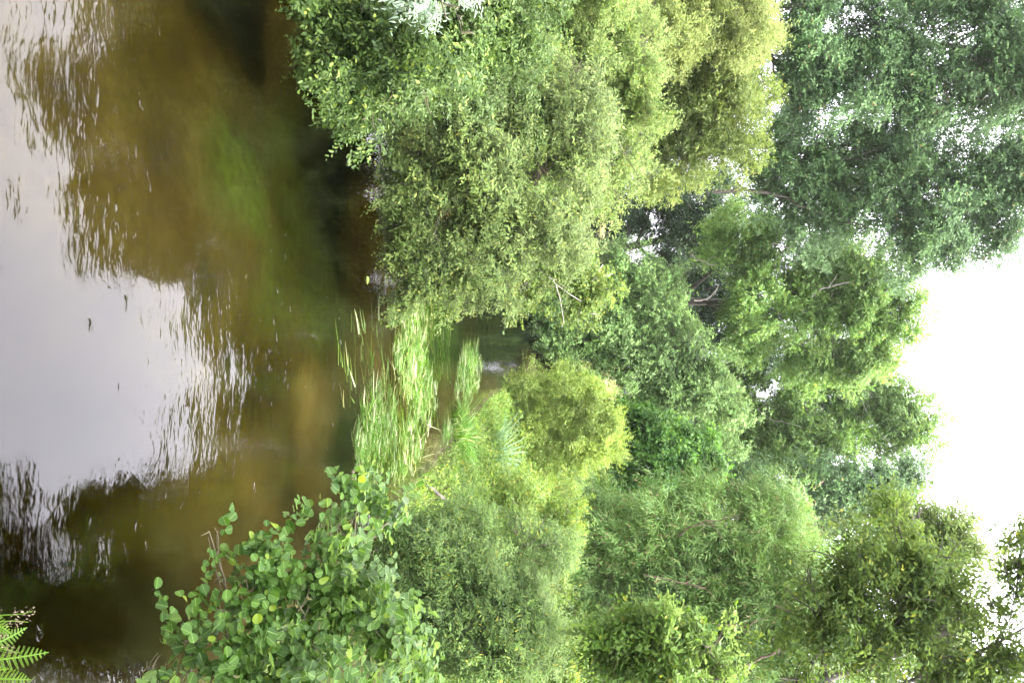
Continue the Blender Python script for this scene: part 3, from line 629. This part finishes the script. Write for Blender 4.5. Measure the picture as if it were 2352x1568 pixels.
# fallen leaf floating on the water
c = on_water(840, 634)
lf = link('fallen_leaf', leaf_mesh('fallen_leaf', np.array([c + [0, 0, .012]]), np.array([[.8, .5, .05]]), np.array([[0, -.3, 1.0]]), np.array([.11]), np.array([.07]), 'oval'), M_YELLOW)
lf['label'] = 'single yellow-green leaf floating on dark water by sallow bush'; lf['category'] = 'leaf'

# --- ground cover on the banks
def cover(name, n, xr, yr, dmin, dmax, hmax, L, W, mat, shape='diamond', zoff=0):
    x, y = rng.uniform(*xr, n), rng.uniform(*yr, n); d = sdf(x, y)
    ok = (d > dmin) & (d < dmax); x, y = x[ok], y[ok]; n = len(x)
    hh = hmax * np.clip(.35 + .8 * wob(x * 1.3, y * 1.3), .1, 1) * rng.random(n) ** .6
    P = np.column_stack([x, y, height(x, y) + hh + zoff])
    D = nrm(rng.normal(0, 1, (n, 3)) * [1, 1, .5] + [0, 0, .35]); N = rng.normal(0, .5, (n, 3)) + [0, 0, .9]
    s_ = rng.uniform(.6, 1.2, n)
    o = link(name, leaf_mesh(name, P, D, N, L * s_, W * s_, shape), mat); o['kind'] = 'stuff'
    return o
o = cover('bank_undergrowth', 150000, (-14, 14), (1.5, 36), .15, 14, .9, .10, .06, M_HERB); o['label'] = 'leafy undergrowth covering both banks'
o = cover('bank_herbs', 26000, (.9, 5), (9.5, 21), .02, 3, .75, .07, .032, M_BIRCH); o['label'] = 'light green herbs along right bank'
def grass(name, label, n, xr, yr, dmin, dmax, L, mat, W=.008):
    x, y = rng.uniform(*xr, n), rng.uniform(*yr, n); d = sdf(x, y); ok = (d > dmin) & (d < dmax); x, y = x[ok], y[ok]; n = len(x)
    D = nrm(np.column_stack([rng.normal(0, .35, n), rng.normal(0, .35, n), np.ones(n)])); B = nrm(np.column_stack([rng.normal(-.3, .7, n), rng.normal(0, .7, n), rng.normal(-.2, .3, n)]))
    o = link(name, blade_mesh(name, np.column_stack([x, y, height(x, y) - .02]), D, B, L * rng.uniform(.5, 1.15, n), W * rng.uniform(.6, 1.3, n), 3), mat)
    o['kind'] = 'stuff'; o['label'] = label
grass('bank_grass', 'grass growing along right bank', 12000, (.9, 6), (8, 24), .02, 3.5, .55, M_REED)
grass('near_bank_grass', 'grass on steep bank under foreground alder', 4500, (.6, 4.2), (2.4, 7.5), .03, 2.5, .4, M_HERB)
grass('dead_stalks', 'brown dead stalks at foot of right bank', 1100, (1.1, 2.8), (9.8, 13.5), -.25, .5, .5, M_DEAD, .006)

def tuft(name, label, cat, c, rad, n, L, W, mat, curl=1.0, lean=(0, 0)):
    root = thing(name, label, cat, (c[0], c[1], gz(c[0], c[1])))
    a = rng.uniform(0, 2 * math.pi, n); r = rad * np.sqrt(rng.random(n)); x, y = c[0] + r * np.cos(a), c[1] + r * np.sin(a)
    D = nrm(np.column_stack([np.cos(a) * .35 + lean[0] + rng.normal(0, .12, n), np.sin(a) * .35 + lean[1] + rng.normal(0, .12, n), np.ones(n)]))
    B = nrm(np.column_stack([np.cos(a) + lean[0], np.sin(a) + lean[1], rng.normal(-.5, .3, n)]))
    link('blade', blade_mesh('blade', np.column_stack([x, y, height(x, y) - .02]), D, B, L * rng.uniform(.6, 1.1, n), W * rng.uniform(.7, 1.2, n), 5, curl), mat, root)['kind'] = 'stuff'
    return root
def bank_pt(px, py, h_):
    for Y in np.arange(6, 26, .1):
        q_ = at(px, py, Y)
        if q_[2] - h_ <= gz(q_[0], q_[1]) : return q_
    return q_
c = bank_pt(1075, 1005, .15); tuft('grass_tuft', 'bright green arching grass tuft at water edge beneath yellow bush', 'grass tuft', c, .45, 420, .75, .016, M_REED)
c = bank_pt(1150, 1045, .2); tuft('iris_clump', 'blue-green sword-leaved iris clump on right bank below yellow bush', 'iris', c, .35, 130, 1.1, .032, M_GLAUC, .7, (-.15, 0))
c = bank_pt(1185, 1180, .3); tuft('sedge_tuft', 'blue-green sedge tuft among light herbs left of willow shrub', 'grass tuft', c, .4, 160, .9, .016, M_GLAUC, 1.0)

# dead branch lying at the foot of the right bank
T = Tubes(); a_, b_ = on_water(978, 1112, .12), on_water(1035, 1165, .35)
T.bend(a_, b_, .022, .03, (a_ + b_) / 2 + np.array([0, 0, .08]), .04); T.bend(a_, on_water(968, 1150, -.05), .02, .012)
db = T.build('dead_branch', BARK, None); db['label'] = 'bare grey broken branch lying among dead stalks at water edge'; db['category'] = 'branch'

# --- foreground corner: fern, flowering grass
def frond(tip, base, n, width, parent):
    base, tip = np.array(base), np.array(tip); up_ = np.array([0, 0, 1.0]); ax = nrm(tip - base); side = nrm(np.cross(ax, np.array([-.3, -.6, .8])))
    ln = np.linalg.norm(tip - base); Ps, Ds, Ns, Ls, Ws = [], [], [], [], []
    T = Tubes(); t_ = np.linspace(0, 1, 9)[:, None]
    bend = lambda t: base + (tip - base) * t + up_ * (.12 * ln * np.sin(np.pi * t))
    T.add(bend(t_), np.linspace(.004, .0012, 9), 5)
    nrml = nrm(np.cross(side, ax))
    for k in range(n):
        t = .12 + .88 * k / n; c0 = bend(t); w_ = width * math.sin(math.pi * min(1, .22 + .80 * t) ) ** .8
        for sg in (-1, 1):
            d = nrm(side * sg + ax * .42 + nrml * rng.normal(-.08, .05)); m_ = 9
            for u in range(m_):
                tt = u / m_; c1 = c0 + d * w_ * tt; l_ = .11 * w_ * (1 - tt * .8) + .002
                for s2 in (-1, 1):
                    Ps.append(c1); Ds.append(nrm(np.cross(nrml, d) * s2 + d * .8)); Ns.append(nrml + rng.normal(0, .12, 3)); Ls.append(l_); Ws.append(l_ * .5)
    f = link('frond', leaf_mesh('frond', np.array(Ps), np.array(Ds), np.array(Ns), np.array(Ls), np.array(Ws), 'diamond'), M_FERN, parent)
    st = T.build('stalk', M_FERN, f); st.matrix_parent_inverse = f.matrix_parent_inverse.copy(); st.matrix_parent_inverse.identity()
    if parent: st.matrix_parent_inverse = Matrix.Translation(-parent.location) if False else Matrix.Identity(4)
fb = at(-170, 1520, 1.95); fern = thing('fern', 'bright green fern fronds at bottom corner of bank by camera', 'fern', fb)
for tp_, w_ in [((112, 1497, 2.05), .040), ((62, 1440, 2.15), .030), ((70, 1560, 1.9), .036), ((20, 1535, 1.85), .036), ((25, 1455, 2.0), .03)]:
    frond(at(*tp_), fb + rng.normal(0, .05, 3), 17, w_, fern)
gs = at(-200, 1440, 1.95); root = thing('flowering_grass', 'thin grass stalks with small whitish seed heads beside fern', 'grass', gs)
T = Tubes(); Ps = []
for (a1, b1) in [(75, 1402), (5, 1415), (20, 1460), (65, 1428), (45, 1498)]:
    e = at(a1, b1, 2.0 + rng.uniform(-.1, .1)); T.bend(gs + rng.normal(0, .04, 3), e, .002, .001, None, .05, 8, 4)
    Ps.append(e + rng.normal(0, .005, (40, 3)) - nrm(e - gs) * rng.uniform(0, .05, (40, 1)))
T.build('stalk', M_FERN, root)
Ps = np.concatenate(Ps); n = len(Ps)
M_SEED = leaf_mat('seed_head', (.09, .075, .045), (.18, .15, .10), None, None, .2, .8)
link('seed_head', leaf_mesh('seed_head', Ps, rng.normal(0, 1, (n, 3)), rng.normal(0, 1, (n, 3)), rng.uniform(.004, .008, n), rng.uniform(.002, .0035, n), 'diamond'), M_SEED, root)

# --- thin summer haze between the near bank and the far trees
m, t, o = node_mat('haze')
pv = t.nodes.new('ShaderNodeVolumePrincipled'); pv.inputs['Color'].default_value = (.92, .96, 1.0, 1); pv.inputs['Density'].default_value = .00015; pv.inputs['Anisotropy'].default_value = .3
t.links.new(pv.outputs[0], o.inputs['Volume'])
bx = np.array([(x, y, z) for x in (-60, 60) for y in (-20, 75) for z in (-4.5, 24)], float)
fc = np.array([[0, 1, 3, 2], [4, 6, 7, 5], [0, 4, 5, 1], [2, 3, 7, 6], [0, 2, 6, 4], [1, 5, 7, 3]])
hz = link('haze', raw_mesh('haze', bx, np.full(6, 4), fc.ravel()), m); hz['kind'] = 'stuff'; hz['label'] = 'thin pale haze over the river clearing'
